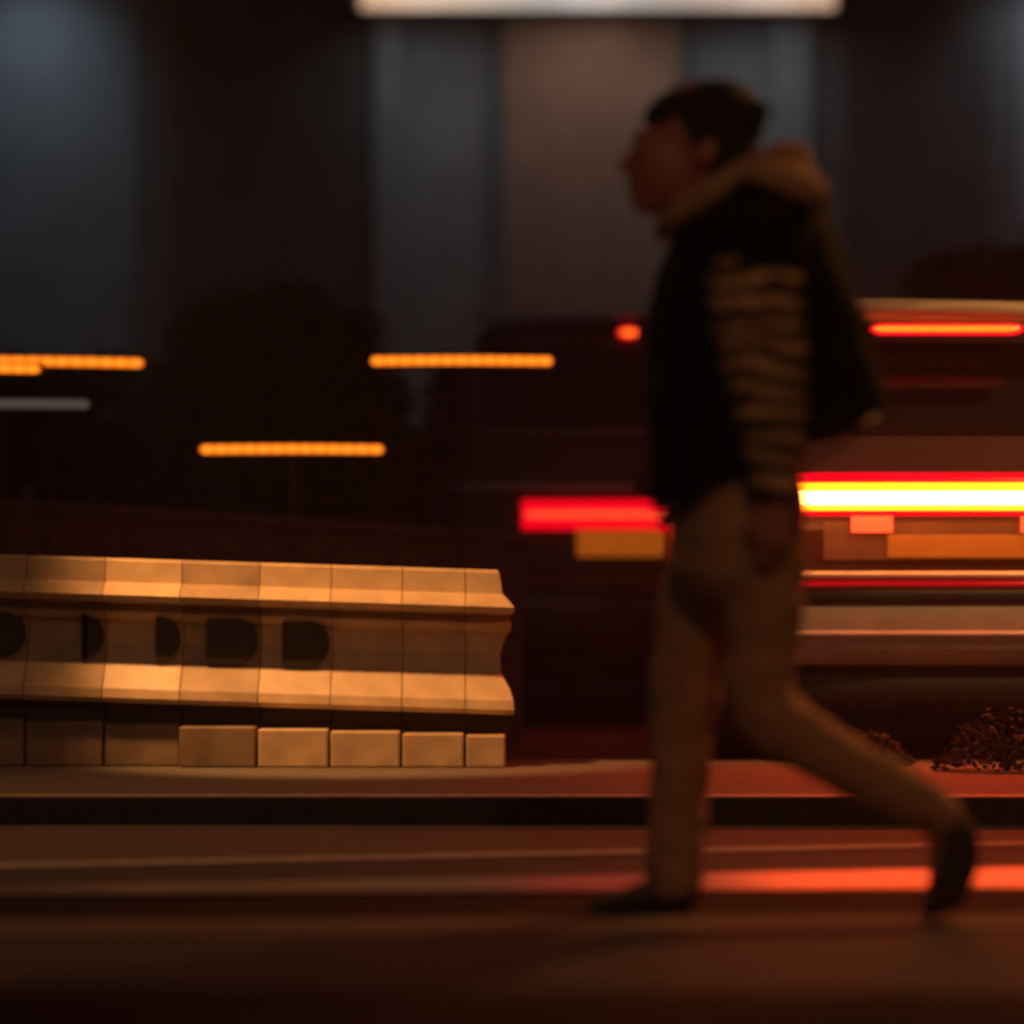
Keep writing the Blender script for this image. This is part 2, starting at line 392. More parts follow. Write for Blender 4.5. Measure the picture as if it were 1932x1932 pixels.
# ------------------------------------------------------------------ amber lamp streaks built as beaded bars, black posts added
def streak_bar(px0, px1, py, Y, label, bulb, cover, rows=1, slope=0.0, pitch=27):
    c = P((px0+px1)/2, py, Y); r = empty('lamp_streak', (c.x, Y, 0)); tag(r, label, 'light bar', 'lamp streaks built as bars on added posts')
    s = Y / FPX; L = (px1-px0)*s
    bm = bmesh.new(); box(bm, -L/2-0.01, L/2+0.01, 0.012, 0.05, c.z-0.03, c.z+0.03); link('housing', bm, M['black_metal'], r, bevel=0.004)
    bm = bmesh.new(); cyl(bm, (0, 0.03, (c.z-0.03)/2), 0.007, c.z-0.031, n=12); cyl(bm, (0, 0.03, 0.01), 0.09, 0.02, n=24); link('post', bm, M['black_metal'], r)
    bm = bmesh.new()
    tube(bm, [(-L/2+0.018, 0, c.z+slope*L/2), (0, 0, c.z+0.003), (L/2-0.018, 0, c.z-slope*L/2)], [8*s]*3, 12, depth=0.6); link('diffuser', bm, cover, r, True)
    n = max(2, round((px1-px0)/pitch))
    for i in range(n):
        x = -L/2 + L*(i+0.5)/n
        bm = bmesh.new(); ball(bm, (x, -0.009, c.z - slope*x + 0.003*(1-(2*x/L)**2)), (11*s, 0.016, 7.6*s)); o = link('lamp', bm, bulb, r, True)
    return r
streak_bar(700, 1042, 681, 13.0, 'amber lamp streak built as a beaded bar on an added post, rightmost and level with the van roof', M['amber_bulb'], M['amber_diff'], slope=0.0)
streak_bar(378, 723, 848, 12.8, 'amber lamp streak built as a beaded bar, mounted lowest, centred above the pale barriers', M['amber_bulb'], M['amber_diff'])
streak_bar(-90, 270, 683, 12.9, 'amber lamp streak built as a beaded bar, entering at the left frame edge', M['amber_bulb'], M['amber_diff'], slope=0.012)
streak_bar(-190, 76, 696, 12.3, 'short amber lamp streak built as a bar, overlapping the leftmost longer one just below', M['amber_bulb'], M['amber_diff'])
streak_bar(-160, 168, 763, 12.6, 'whitish streak built as a faintly glowing bar beneath the amber ones at left', M['white_bulb'], M['white_bulb'], pitch=80)

# ------------------------------------------------------------------ dry plants on the median, right
M['dry'] = mat('dry_leaf', (0.06, 0.035, 0.02), 0.9, var=0.5, scale=5)
for px, Y, rx, h, lab in ((1900, 9.9, 0.26, 0.22, 'low brownish plant on the median below the dark red car, at the right frame edge'), (1640, 10.2, 0.16, 0.12, 'smaller low brownish plant on the median behind the bent shin')):
    r = empty('low_plant', ((px-966)*Y/FPX, Y, KH)); tag(r, lab, 'plant', 'low plants on the median')
    def lf():
        a = random.uniform(0, 6.28); q = random.random()**0.5
        return Vector((rx*q*math.cos(a), 0.6*rx*q*math.sin(a), 0.01 + h*(1-q*q)*random.uniform(0.3, 1)))
    leaves('foliage', 900, lf, M['dry'], 0.03, r)
    bm = bmesh.new()
    for k in range(7):
        a = k*0.9; tube(bm, [(0, 0, 0), (0.3*rx*math.cos(a), 0.2*rx*math.sin(a), h*0.5), (0.7*rx*math.cos(a), 0.4*rx*math.sin(a), h*0.7)], [0.006, 0.005, 0.002], 6)
    link('stem', bm, M['bark'], r)

# ------------------------------------------------------------------ cars
def sect(wb, wr, z0, zb, zr, y, n=6):
    """cross-section of a car: bottom, flank, beltline, roof (closed loop)"""
    pts = []
    half = [(0, z0), (wb*0.80, z0), (wb*0.95, z0+0.05), (wb*0.99, z0+0.18), (wb, (z0+zb)/2), (wb*0.985, zb-0.06), (wb*0.955, zb),
            (wb*0.955*0.4+wr*0.6+0.0, zb*0.45+zr*0.55), (wr*1.0, zr-0.10), (wr*0.93, zr-0.035), (wr*0.75, zr-0.008), (0, zr)]
    for x, z in half: pts.append((x, z))
    for x, z in half[-2:0:-1]: pts.append((-x, z))
    return [Vector((x, y, z)) for x, z in pts]

def wheel(root, x, y, rad, sx):
    w_ = empty('wheel', (x, y, rad)); w_.parent = root
    bm = bmesh.new()
    rr = []
    for k in range(37):
        a = 2*math.pi*k/36
        rr.append([Vector((dx, rr_*math.cos(a), rr_*math.sin(a))) for dx, rr_ in ((-0.1, rad*0.66), (-0.11, rad*0.85), (-0.095, rad*0.97), (-0.06, rad), (0.06, rad), (0.095, rad*0.97), (0.11, rad*0.85), (0.1, rad*0.66))])
    rings(bm, rr, cap=False); bmesh.ops.remove_doubles(bm, verts=bm.verts, dist=1e-5); link('tyre', bm, M['tyre'], w_, True)
    bm = bmesh.new(); cyl(bm, (0, 0, 0), rad*0.655, 0.14, 'X'); cyl(bm, (sx*0.08, 0, 0), rad*0.16, 0.03, 'X')
    for k in range(5):
        a = 2*math.pi*k/5; c, s = math.cos(a), math.sin(a)
        tube(bm, [(sx*0.082, c*rad*0.1, s*rad*0.1), (sx*0.078, c*rad*0.6, s*rad*0.6)], [0.025, 0.035], 8)
    link('rim', bm, M['rim'], w_)

def car_base(name, loc, W, H, L, belt, tail_z, paint, label, cat, boxy=False, roof_w=0.78):
    r = empty(name, loc); tag(r, label, cat)
    wb = W/2; g0 = 0.30
    if boxy:
        rows = [(0.0, .95, .86, g0+.1, belt, belt+0.04), (0.03, .99, .9, g0, belt, H-0.62), (0.12, 1, .88, g0, belt, H-0.10), (0.2, 1, .87, g0, belt, H-0.02),
                (0.5, 1, .86, g0-.05, belt, H), (L*0.6, 1, .86, g0-.05, belt, H), (L*0.72, 1, .82, g0-.05, belt, H-0.06), (L*0.86, .98, .8, g0-.05, belt-.05, belt+.15), (L*0.97, .93, .75, g0, belt-.15, belt-.1), (L, .8, .6, g0+.1, belt-.35, belt-.3)]
    else:
        rows = [(0.0, .93, roof_w*1.05, g0+.16, belt, belt+0.03), (0.03, .97, roof_w*1.05, g0+.05, belt, belt+0.10), (0.22, .99, roof_w, g0, belt, H-0.12), (0.34, 1, roof_w, g0, belt, H-0.03),
                (0.8, 1, roof_w, g0-.06, belt, H), (L*0.45, 1, roof_w, g0-.06, belt, H+.01), (L*0.6, 1, roof_w*0.97, g0-.06, belt, H-0.05), (L*0.76, .99, .74, g0-.06, belt-.02, belt+.12), (L*0.93, .93, .7, g0, belt-.12, belt-.06), (L, .8, .6, g0+.1, belt-.35, belt-.3)]
    bm = bmesh.new()
    rings(bm, [sect(wb*a, wb*b, z0, zb, max(zr, zb+0.02), y) for y, a, b, z0, zb, zr in rows])
    bd = link('body', bm, paint, r, True)
    md = bd.modifiers.new('s', 'SUBSURF'); md.levels = 2; md.render_levels = 2
    for y in (0.72, L-0.85):
        for sx in (-1, 1):
            wheel(r, sx*(wb-0.13), y, 0.34, sx)
            bm = bmesh.new(); rr = []
            for k in range(19):
                a = math.pi*k/18
                rr.append([Vector((sx*(wb-dx), y+q_*math.cos(a), 0.34+q_*math.sin(a))) for dx, q_ in ((-0.006, 0.37), (-0.006, 0.43), (0.03, 0.43), (0.03, 0.37))])
            rings(bm, rr); link('wheel_arch', bm, M['plastic'], r)
    for sx in (-1, 1):
        bm = bmesh.new(); ball(bm, (sx*(wb+0.06), L*0.66, belt+0.06), (0.11, 0.06, 0.075)); link('wing_mirror', bm, M['plastic'], r, True)
    return r

def rbox(name, x0, x1, y0, y1, z0, z1, m, par, bev=0.01):
    bm = bmesh.new(); box(bm, x0, x1, y0, y1, z0, z1); return link(name, bm, m, par, bevel=bev)

# bent strip that follows the rounded rear of a car: y = bow*(x/half)^2
def bow(name, hw, yb, z0, z1, m, par, th=0.03, bowd=0.06, tip=0.0, n=24, x0=None, x1=None, slope=0.0):
    bm = bmesh.new(); rr = []
    xa = -hw if x0 is None else x0; xb = hw if x1 is None else x1
    for k in range(n+1):
        x = xa + (xb-xa)*k/n; y = yb + bowd*(abs(x)/hw)**3
        e = min(1, min(x-xa, xb-x)/0.05 + 0.35) if tip else 1
        zm, hh = (z0+z1)/2 + slope*x, (z1-z0)/2*e
        rr.append([Vector((x, y, zm-hh)), Vector((x, y-th*0.35, zm-hh*0.98)), Vector((x, y-th, zm-hh*0.5)), Vector((x, y-th, zm+hh*0.5)), Vector((x, y-th*0.35, zm+hh*0.98)), Vector((x, y, zm+hh)), Vector((x, y+0.03, zm))])
    rings(bm, rr); return link(name, bm, m, par, True)

# ---- silver sport utility car on the right
CY = 10.75
s = FPX / CY
def cz(py, yy=CY): return CAM_H - (py-HOR)*yy/FPX
cx = (1800-966)/s
H = cz(560)
suv = car_base('parked_car', (cx, CY, 0), 1.86, H-0.02, 4.1, 1.17, 0.95, M['maroon'], 'dark red estate car with pale bumper seen from behind, its full-width brake lamp blazing', 'car', roof_w=0.86)
# tailgate window
def quad_panel(name, pts, m, par, th=0.012):
    bm = bmesh.new(); a = [bm.verts.new(Vector(p)) for p in pts]; b = [bm.verts.new(Vector(p)+Vector((0, th, 0))) for p in pts]
    bm.faces.new(a); bm.faces.new(b)
    for i in range(len(a)): bm.faces.new((a[i], a[(i+1)%len(a)], b[(i+1)%len(a)], b[i]))
    return link(name, bm, m, par, bevel=0.003)
quad_panel('rear_window', [(-0.75, 0.0, cz(815)), (0.75, 0.0, cz(815)), (0.68, 0.12, cz(640)), (-0.68, 0.12, cz(640))], M['glass_dark'], suv, 0.05)
quad_panel('tailgate', [(-0.84, -0.035, cz(1120)), (0.84, -0.035, cz(1120)), (0.84, -0.05, cz(1000)), (0.84, -0.045, cz(900)), (0.80, 0.015, cz(818)), (-0.80, 0.015, cz(818)), (-0.84, -0.045, cz(900)), (-0.84, -0.05, cz(1000))], M['maroon'], suv, 0.06)
M['tan_trim'] = mat('pale_spoiler', (0.42, 0.34, 0.25), 0.45, var=0.35, scale=12, stretch=(0.3, 1, 6))
sp_ = bow('spoiler', 0.72, 0.02, cz(612), cz(566), M['tan_trim'], suv, th=0.12, bowd=0.10, slope=-0.02)
bow('high_brake_light', 0.80, -0.125, cz(639), cz(616), M['red_glass'], suv, th=0.02, bowd=0.01, tip=1, x0=(1629-1800)/s, x1=(1922-1800)/s)
bow('high_brake_light', 0.80, -0.147, cz(633), cz(622), M['orange_glow'], suv, th=0.006, bowd=0.01, tip=1, x0=(1637-1800)/s, x1=(1910-1800)/s)
lb = bow('tail_light', 0.86, -0.05, cz(974), cz(893), M['red_glass'], suv, th=0.03, bowd=0.05)
bow('upper_glow_tube', 0.84, -0.082, cz(934), cz(913), M['yellow_glow'], lb, th=0.008, bowd=0.05)
bow('hot_tube', 0.87, -0.084, cz(953), cz(929), M['white_glow'], lb, th=0.016, bowd=0.05, tip=1)
bow('lower_glow_tube', 0.86, -0.082, cz(964), cz(954), M['yellow_glow'], lb, th=0.006, bowd=0.05)
rbox('plate_recess', -0.50, 0.50, -0.052, -0.037, cz(1058), cz(985), mat('recess_trim', (0.16, 0.07, 0.05), 0.5), suv, 0.004)
rbox('painted_glint', (1602-1800)/s, (1680-1800)/s, -0.075, -0.054, cz(1006), cz(975), M['coral_glow'], suv, 0.006)  # boot-lid reflection put in as a glowing block
rbox('painted_glint', (1920-1800)/s, (1998-1800)/s, -0.075, -0.054, cz(1006), cz(975), M['coral_glow'], suv, 0.006)  # its mirrored twin, also a reflection made to glow
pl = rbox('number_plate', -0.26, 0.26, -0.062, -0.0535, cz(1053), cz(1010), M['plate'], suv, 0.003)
M['painted_highlight'] = mat('painted_highlight', (0.85, 0.74, 0.66), 0.3, var=0.1)  # bright highlight of the bumper strips put into a near-white colour
M['bumper'] = mat('pale_bumper', (0.42, 0.36, 0.32), 0.5, var=0.1)
bow('bumper', 0.93, -0.08, cz(1254), cz(1112), M['bumper'], suv, th=0.07, bowd=0.14)
bow('bumper_strip', 0.90, -0.135, cz(1093), cz(1079), M['painted_highlight'], suv, th=0.03, bowd=0.10)
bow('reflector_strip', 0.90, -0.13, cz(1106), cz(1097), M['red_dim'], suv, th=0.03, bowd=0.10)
bow('bumper_groove', 0.92, -0.145, cz(1142), cz(1112), M['plastic'], suv, th=0.012, bowd=0.14)
bow('bumper_highlight', 0.93, -0.150, cz(1200), cz(1190), M['painted_highlight'], suv, th=0.02, bowd=0.14)  # highlight along the bumper, built as a thin pale strip
bow('lower_valance', 0.86, -0.04, cz(1345), cz(1256), M['plastic'], suv, th=0.05, bowd=0.14)
for sx in (-1, 1):
    bm = bmesh.new(); tube(bm, [(sx*0.62, 0.5, H-0.01), (sx*0.63, 1.4, H+0.03), (sx*0.62, 2.3, H-0.02)], [0.014, 0.014, 0.014], 8); link('roof_rail', bm, M['black_metal'], suv, True)

# ---- charcoal van further ahead
VY = 15.6; s2 = FPX/VY
def vz(py): return cz(py, VY)
vx = (1172-966)/s2
van = car_base('parked_van', (vx, VY, 0), 1.86, vz(585), 4.6, 1.2, 1.1, M['charcoal'], 'charcoal van seen from behind, its red tail lamp partly hidden by the walking person', 'van', boxy=True)
quad_panel('rear_window', [(-0.78, -0.015, vz(820)), (0.78, -0.015, vz(820)), (0.74, 0.11, vz(655)), (-0.74, 0.11, vz(655))], M['glass_dark'], van, 0.03)
M['highlight_trim'] = mat('grey_highlight_trim', (0.42, 0.44, 0.5), 0.35, metal=0.5, var=0.1)
bow('highlight_trim', 0.80, 0.10, vz(599), vz(585), M['highlight_trim'], van, th=0.06, bowd=0.10, tip=1)  # highlight along the roof edge, built in as a grey strip
bow('high_brake_light', 0.80, 0.05, vz(637), vz(615), M['red_glass'], van, th=0.02, bowd=0.01, tip=1, x0=(1166-1172)/s2, x1=(1205-1172)/s2, n=12)
bow('brake_light_lamp', 0.80, 0.028, vz(632), vz(621), M['orange_glow'], van, th=0.008, bowd=0.01, tip=1, x0=(1172-1172)/s2, x1=(1203-1172)/s2, n=12)
bow('chrome_trim', 0.86, -0.06, vz(925), vz(914), M['highlight_trim'], van, th=0.02, bowd=0.05, tip=1, x0=(848-1172)/s2)
tl = bow('tail_light', 0.86, -0.04, vz(999), vz(944), M['red_glass'], van, th=0.03, bowd=0.02, x0=(985-1172)/s2, x1=(1359-1172)/s2)
bow('lamp_tube', 0.86, -0.072, vz(977), vz(967), M['coral_glow'], tl, th=0.008, bowd=0.02, tip=1, x0=(990-1172)/s2, x1=(1354-1172)/s2)
rbox('number_plate', (1088-1172)/s2, (1256-1172)/s2, -0.06, -0.03, vz(1050), vz(1001), mat('amber_glow_plate', (0.62, 0.3, 0.05), 0.5, emit=(1, 0.2, 0.01), es=0.3), van, 0.004)  # the plate's lit look is put into its emission
bow('bumper', 0.92, -0.05, vz(1235), vz(1085), M['charcoal'], van, th=0.09, bowd=0.12)
bow('bumper_strip', 0.90, -0.12, vz(1143), vz(1136), M['highlight_trim'], van, th=0.03, bowd=0.10)
bow('door_line', 0.90, -0.03, vz(819), vz(813), M['highlight_trim'], van, th=0.02, bowd=0.02, x0=(905-1172)/s2, x1=0.6)

# ------------------------------------------------------------------ street lamps (their heads stand outside the picture)
M['lamp_lens'] = mat('sodium_lens', (0.8, 0.5, 0.2), 0.3, emit=(1, 0.45, 0.12), es=8)
def street_lamp(base, head, targets, label):
    r = empty('street_lamp', base); tag(r, label, 'street lamp', 'sodium street lamps')
    bx, by, bz_ = base; hx, hy, hz = head[0]-bx, head[1]-by, head[2]-bz_
    bm = bmesh.new(); tube(bm, [(0, 0, 0), (0, 0, hz*0.5), (0, 0, hz*0.93), (hx*0.5, hy*0.5, hz+0.12), (hx*0.9, hy*0.9, hz+0.08)], [0.075, 0.06, 0.05, 0.035, 0.03], 12)
    cyl(bm, (0, 0, 0.15), 0.11, 0.3, n=20); link('post', bm, M['black_metal'], r, True)
    bm = bmesh.new(); ball(bm, (hx, hy, hz+0.09), (0.26, 0.17, 0.07)); link('lamp_head', bm, M['black_metal'], r, True)
    bm = bmesh.new(); ball(bm, (hx, hy, hz+0.045), (0.18, 0.11, 0.05)); link('lens', bm, M['lamp_lens'], r, True)
    for tgt, pw, col, ang, bl_ in targets:
        spot('lamp_light', (head[0], head[1], head[2]-0.03), tgt, pw, col, ang, bl_, 0.12)
SOD = (1.0, 0.43, 0.13)
street_lamp((-3.2, 9.2, KH), (-2.0, 8.9, 4.6), [((-0.65, 10.3, 0.5), 1300, SOD, 26, 0.6), ((-0.9, 8.0, 0.0), 160, SOD, 80, 0.9)], 'street lamp left of the picture lighting the pale barriers')
street_lamp((4.2, 9.0, KH), (3.1, 8.7, 4.4), [((0.9, 5.9, 0.7), 330, (1, 0.36, 0.09), 50, 0.8), ((1.35, 5.9, 0.5), 300, (1, 0.34, 0.08), 30, 0.9), ((1.7, 10.7, 0.7), 520, SOD, 34, 0.9)], 'street lamp right of the picture behind the walking person')
street_lamp((2.6, -3.0, 0), (1.4, -2.2, 5.5), [((0.4, 7.5, 0.4), 400, SOD, 42, 0.9)], 'street lamp behind the photographer')

# light thrown by the two tail lamps (their own light)
def area(name, loc, tgt, sx, sy, pw, col):
    d = bpy.data.lights.new(name, 'AREA'); d.shape = 'RECTANGLE'; d.size = sx; d.size_y = sy; d.energy = pw; d.color = col
    o = bpy.data.objects.new(name, d); C.objects.link(o); o.location = loc
    o.rotation_euler = (Vector(tgt)-Vector(loc)).to_track_quat('-Z', 'Y').to_euler(); return o
area('tail_light_glow', (cx, CY-0.2, cz(940)), (cx, 5.0, 0.0), 1.6, 0.05, 30, (1, 0.006, 0.008))
area('plate_lamp', (cx-0.2, CY-0.17, cz(972)), (cx-0.2, CY-0.05, cz(1030)), 1.1, 0.03, 1.0, (1, 0.28, 0.04))
area('van_tail_light_glow', (vx, VY-0.2, vz(970)), (vx, 8.0, 0.2), 1.0, 0.05, 6, (1, 0.03, 0.015))

# ------------------------------------------------------------------ walking person
PY = 5.9; ps = PY/FPX
per = empty('person', (P(1450, 1730, PY).x, PY, 0))
tag(per, 'person walking left in a black jacket with tan hood, striped sleeves and tan trousers', 'person')
def Q(px, py, dy=0.0):
    v = P(px, py, PY); return Vector((v.x - per.location.x, dy, v.z))
M['skin'] = mat('skin', (0.38, 0.13, 0.085), 0.5, var=0.12, scale=30)
M['hair'] = mat('black_hair', (0.012, 0.008, 0.006), 0.75, var=0.4, scale=60, bump=0.6, stretch=(1, 1, 0.3))
M['trousers'] = mat('tan_trousers', (0.40, 0.20, 0.10), 0.85, var=0.14, scale=14, bump=0.3)
M['jacket'] = mat('black_jacket', (0.007, 0.006, 0.006), 0.8, var=0.3, scale=10, bump=0.3, spec=0.12)
M['hood'] = mat('tan_hood', (0.4, 0.22, 0.11), 0.9, var=0.18, scale=14, bump=0.3)
M['shoe'] = mat('dark_shoe', (0.035, 0.02, 0.014), 0.6, var=0.2)
M['sole'] = mat('pale_sole', (0.4, 0.28, 0.18), 0.7, var=0.1)
def striped():
    m = mat('striped_sleeve', (0.3, 0.2, 0.12), 0.85, var=0.1, scale=30, bump=0.2); n = m.node_tree; b = n.nodes['Principled BSDF']
    tc = n.nodes.new('ShaderNodeTexCoord')
    wv = n.nodes.new('ShaderNodeTexWave'); wv.wave_type = 'BANDS'; wv.bands_direction = 'Z'; wv.wave_profile = 'SIN'
    wv.inputs['Scale'].default_value = 6.9; wv.inputs['Distortion'].default_value = 5.5; wv.inputs['Detail'].default_value = 1.5; wv.inputs['Detail Scale'].default_value = 1.3
    n.links.new(tc.outputs['Object'], wv.inputs[0])
    cr = n.nodes.new('ShaderNodeValToRGB'); e = cr.color_ramp.elements
    e[0].position = 0.35; e[0].color = (0.035, 0.022, 0.014, 1); e[1].position = 0.65; e[1].color = (0.72, 0.40, 0.19, 1)
    nz = n.nodes.new('ShaderNodeTexNoise'); nz.inputs['Scale'].default_value = 17; nz.inputs['Detail'].default_value = 2
    n.links.new(tc.outputs['Object'], nz.inputs[0])
    mx = n.nodes.new('ShaderNodeMix'); mx.data_type = 'RGBA'; mx.blend_type = 'MULTIPLY'; mx.inputs['Factor'].default_value = 0.9
    c2 = n.nodes.new('ShaderNodeValToRGB'); c2.color_ramp.elements[0].position = 0.38; c2.color_ramp.elements[0].color = (0.5, 0.45, 0.42, 1); c2.color_ramp.elements[1].position = 0.62
    n.links.new(nz.outputs[0], c2.inputs[0])
    n.links.new(wv.outputs['Fac'], cr.inputs[0]); n.links.new(cr.outputs[0], mx.inputs[6]); n.links.new(c2.outputs[0], mx.inputs[7]); n.links.new(mx.outputs[2], b.inputs['Base Color'])
    return m
M['sleeve'] = striped()

# body: head, neck, trunk, arms with hands, legs, feet as one continuous surface
bm = bmesh.new(); u = ps
ball(bm, Q(1322, 262), (98*u, 0.076, 112*u), Matrix.Rotation(math.radians(-12), 4, 'Y'), 28)         # skull
ball(bm, Q(1264, 312), (76*u, 0.064, 96*u), Matrix.Rotation(math.radians(4), 4, 'Y'), 24)           # face
ball(bm, Q(1226, 378), (36*u, 0.036, 28*u))
ball(bm, Q(1280, 372), (62*u, 0.05, 34*u), Matrix.Rotation(math.radians(20), 4, 'Y'))                                                          # chin
tube(bm, [Q(1204, 276), Q(1190, 298), Q(1181, 314)], [0.011, 0.014, 0.016], 10)                      # nose
for py in (343, 356): ball(bm, Q(1196, py), (0.015, 0.024, 0.007))                                   # lips
ball(bm, Q(1210, 258), (0.02, 0.048, 0.012))                                                          # brow
ball(bm, Q(1330, 300, -0.078), (0.018, 0.012, 0.032), Matrix.Rotation(0.3, 4, 'Y'))                  # ear
ball(bm, Q(1330, 300, 0.078), (0.018, 0.012, 0.032), Matrix.Rotation(0.3, 4, 'Y'))
tube(bm, [Q(1330, 340), Q(1375, 400), Q(1410, 440)], [0.055, 0.056, 0.07], 16)                       # neck
tube(bm, [Q(1420, 440), Q(1430, 600), Q(1420, 780), Q(1410, 950)], [0.10, 0.115, 0.10, 0.12], 18, depth=1.35)
for sy, pts in ((-1, [(1450, 420), (1425, 680), (1440, 930)]), (1, [(1430, 420), (1400, 660), (1330, 850)])):
    a = [Q(x, y, sy*(0.19 + 0.015*i)) for i, (x, y) in enumerate(pts)]
    tube(bm, a, [0.052, 0.04, 0.027], 14)
    wrt = a[-1]; dirn = (Q(1462, 1120) - Q(1447, 935)).normalized() if sy < 0 else (Q(1290, 1000) - Q(1330, 850)).normalized()
    fwd = Vector((-1, 0, 0))
    tube(bm, [wrt, wrt + dirn*0.05 , wrt + dirn*0.095], [0.026, 0.034, 0.036], 12, depth=0.5)        # palm
    for k, (off, ln) in enumerate(((-0.028, 0.066), (-0.0095, 0.078), (0.0095, 0.073), (0.028, 0.056))):
        b0 = wrt + dirn*0.085 + fwd*(-off)
        c1 = b0 + dirn*ln*0.45 + Vector((-0.006, -sy*0.004, 0)); c2 = b0 + dirn*ln*0.8 + Vector((-0.014, -sy*0.014, 0)); c3 = b0 + dirn*ln + Vector((-0.02, -sy*0.024, 0))
        tube(bm, [b0, c1, c2, c3], [0.0095, 0.0088, 0.008, 0.007], 8)
    t0 = wrt + dirn*0.03 + fwd*0.022
    tube(bm, [t0, t0 + dirn*0.03 + fwd*0.022, t0 + dirn*0.065 + fwd*0.026], [0.013, 0.011, 0.0085], 8)
NL = [(1435, 950, -0.085), (1428, 1150, -0.095), (1418, 1330, -0.09), (1560, 1432, -0.09), (1762, 1540, -0.085)]
FL = [(1395, 950, 0.085), (1345, 1150, 0.09), (1300, 1330, 0.09), (1278, 1500, 0.09), (1262, 1660, 0.09)]
tube(bm, [Q(*p) for p in NL], [0.09, 0.075, 0.055, 0.052, 0.034], 16)
tube(bm, [Q(*p) for p in FL], [0.09, 0.075, 0.055, 0.05, 0.034], 16)
tube(bm, [Q(1765, 1545, -0.085), Q(1770, 1630, -0.085), Q(1752, 1700, -0.085)], [0.035, 0.033, 0.022], 12)
tube(bm, [Q(1272, 1680, 0.09), Q(1225, 1700, 0.09), Q(1165, 1712, 0.09)], [0.030, 0.024, 0.012], 12)
body = link('body', bm, M['skin'], per, True); bake_remesh(body, 0.0058, 3)
for sy in (-1, 1):
    bm = bmesh.new(); ball(bm, Q(1212, 286, sy*0.031), (0.009, 0.011, 0.006)); link('eye', bm, mat('eye_dark', (0.03, 0.02, 0.015), 0.2), per, True)

# hair: cap over skull with a loose knot at the back
bm = bmesh.new()
ball(bm, Q(1345, 236), (100*u, 0.090, 86*u), Matrix.Rotation(math.radians(-18), 4, 'Y'), 28)
ball(bm, Q(1272, 212), (62*u, 0.070, 40*u), Matrix.Rotation(math.radians(-24), 4, 'Y'), 20)
ball(bm, Q(1368, 290), (64*u, 0.088, 78*u), None, 20)
ball(bm, Q(1318, 262), (56*u, 0.084, 62*u), None, 20)
for i in range(26):
    a = random.uniform(-0.075, 0.075); x = random.uniform(1250, 1420)
    y0 = 178 + abs(x-1345)*0.35
    tube(bm, [Q(x-14, y0+22, a), Q(x+8, y0, a*1.05), Q(x+38, y0+26, a*1.1)], [0.006, 0.008, 0.004], 6)
hair = link('hair', bm, M['hair'], per, True); bake_remesh(hair, 0.0065, 1)

# trousers
bm = bmesh.new()
def oval(front, back, b, n=28, fold=0.0, seed=0):
    f, k = Q(*front), Q(*back); c = (f+k)/2; h = (k-f)/2
    return [c + h*math.cos(a)*(1+fold*noise.noise(Vector((math.cos(a)*2, math.sin(a)*2, seed)))) + Vector((0, b*math.sin(a)*(1+fold*noise.noise(Vector((math.cos(a)*2+5, math.sin(a)*2, seed)))), 0)) for a in (2*math.pi*i/n for i in range(n))]
rings(bm, [oval((1318, 880), (1500, 850), 0.14), oval((1300, 940), (1505, 920), 0.165), oval((1268, 1010), (1514, 1000), 0.18), oval((1262, 1080), (1512, 1090), 0.18), oval((1290, 1130), (1490, 1140), 0.15)])
tube(bm, [Q(1412, 1000, -.085), Q(1432, 1120, -.09), Q(1426, 1230, -.09), Q(1432, 1330, -.09), Q(1530, 1405, -.09), Q(1650, 1470, -.088), Q(1765, 1532, -.085)],
     [0.108, 0.088, 0.076, 0.074, 0.066, 0.058, 0.047], 20)
tube(bm, [Q(1370, 1000, .085), Q(1330, 1130, .09), Q(1305, 1250, .09), Q(1293, 1370, .09), Q(1285, 1500, .09), Q(1275, 1665, .09)],
     [0.11, 0.094, 0.08, 0.072, 0.064, 0.060], 20)
tr = link('trousers', bm, M['trousers'], per, True); bake_remesh(tr, 0.0075, 5)
tx = bpy.data.textures.new('folds', 'CLOUDS'); tx.noise_scale = 0.07
dm = tr.modifiers.new('folds', 'DISPLACE'); dm.texture = tx; dm.strength = 0.022; dm.mid_level = 0.5

# jacket
bm = bmesh.new()
J = [((1345, 372), (1470, 338), .10), ((1300, 400), (1530, 362), .17), ((1262, 452), (1572, 420), .215), ((1240, 520), (1602, 490), .225), ((1226, 610), (1632, 570), .215),
     ((1222, 720), (1655, 655), .205), ((1226, 830), (1668, 728), .205), ((1236, 966), (1670, 784), .215)]
outer = [oval(a, b, c, 40, 0.10 if i > 2 else 0.03, i*0.35) for i, (a, b, c) in enumerate(J)]
inner = [[(sum((Vector(q) for q in r_), Vector())/len(r_))*0.03 + q*0.97 for q in r_] for r_ in (outer[-1], outer[-2], outer[-3])]
rings(bm, outer + inner)
jk = link('jacket', bm, M['jacket'], per, True)
jm = jk.modifiers.new('s', 'SUBSURF'); jm.levels = 1; jm.render_levels = 2
bm = bmesh.new(); tube(bm, [Q(1440, 400, -0.15), Q(1420, 455, -0.19), Q(1408, 500, -0.205)], [0.085, 0.105, 0.108], 20, depth=0.95)
link('shoulder', bm, M['jacket'], per, True)
jd = jk.modifiers.new('folds', 'DISPLACE'); jd.texture = tx; jd.strength = 0.03; jd.mid_level = 0.5

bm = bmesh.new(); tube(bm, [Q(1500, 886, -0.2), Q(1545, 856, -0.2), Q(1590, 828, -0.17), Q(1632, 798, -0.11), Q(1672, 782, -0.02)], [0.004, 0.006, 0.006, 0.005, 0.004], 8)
link('painted_rim_light', bm, mat('painted_rim_light', (0.16, 0.02, 0.015), 0.3), per, True)  # red rim light on the hem, put in as a thin red tube

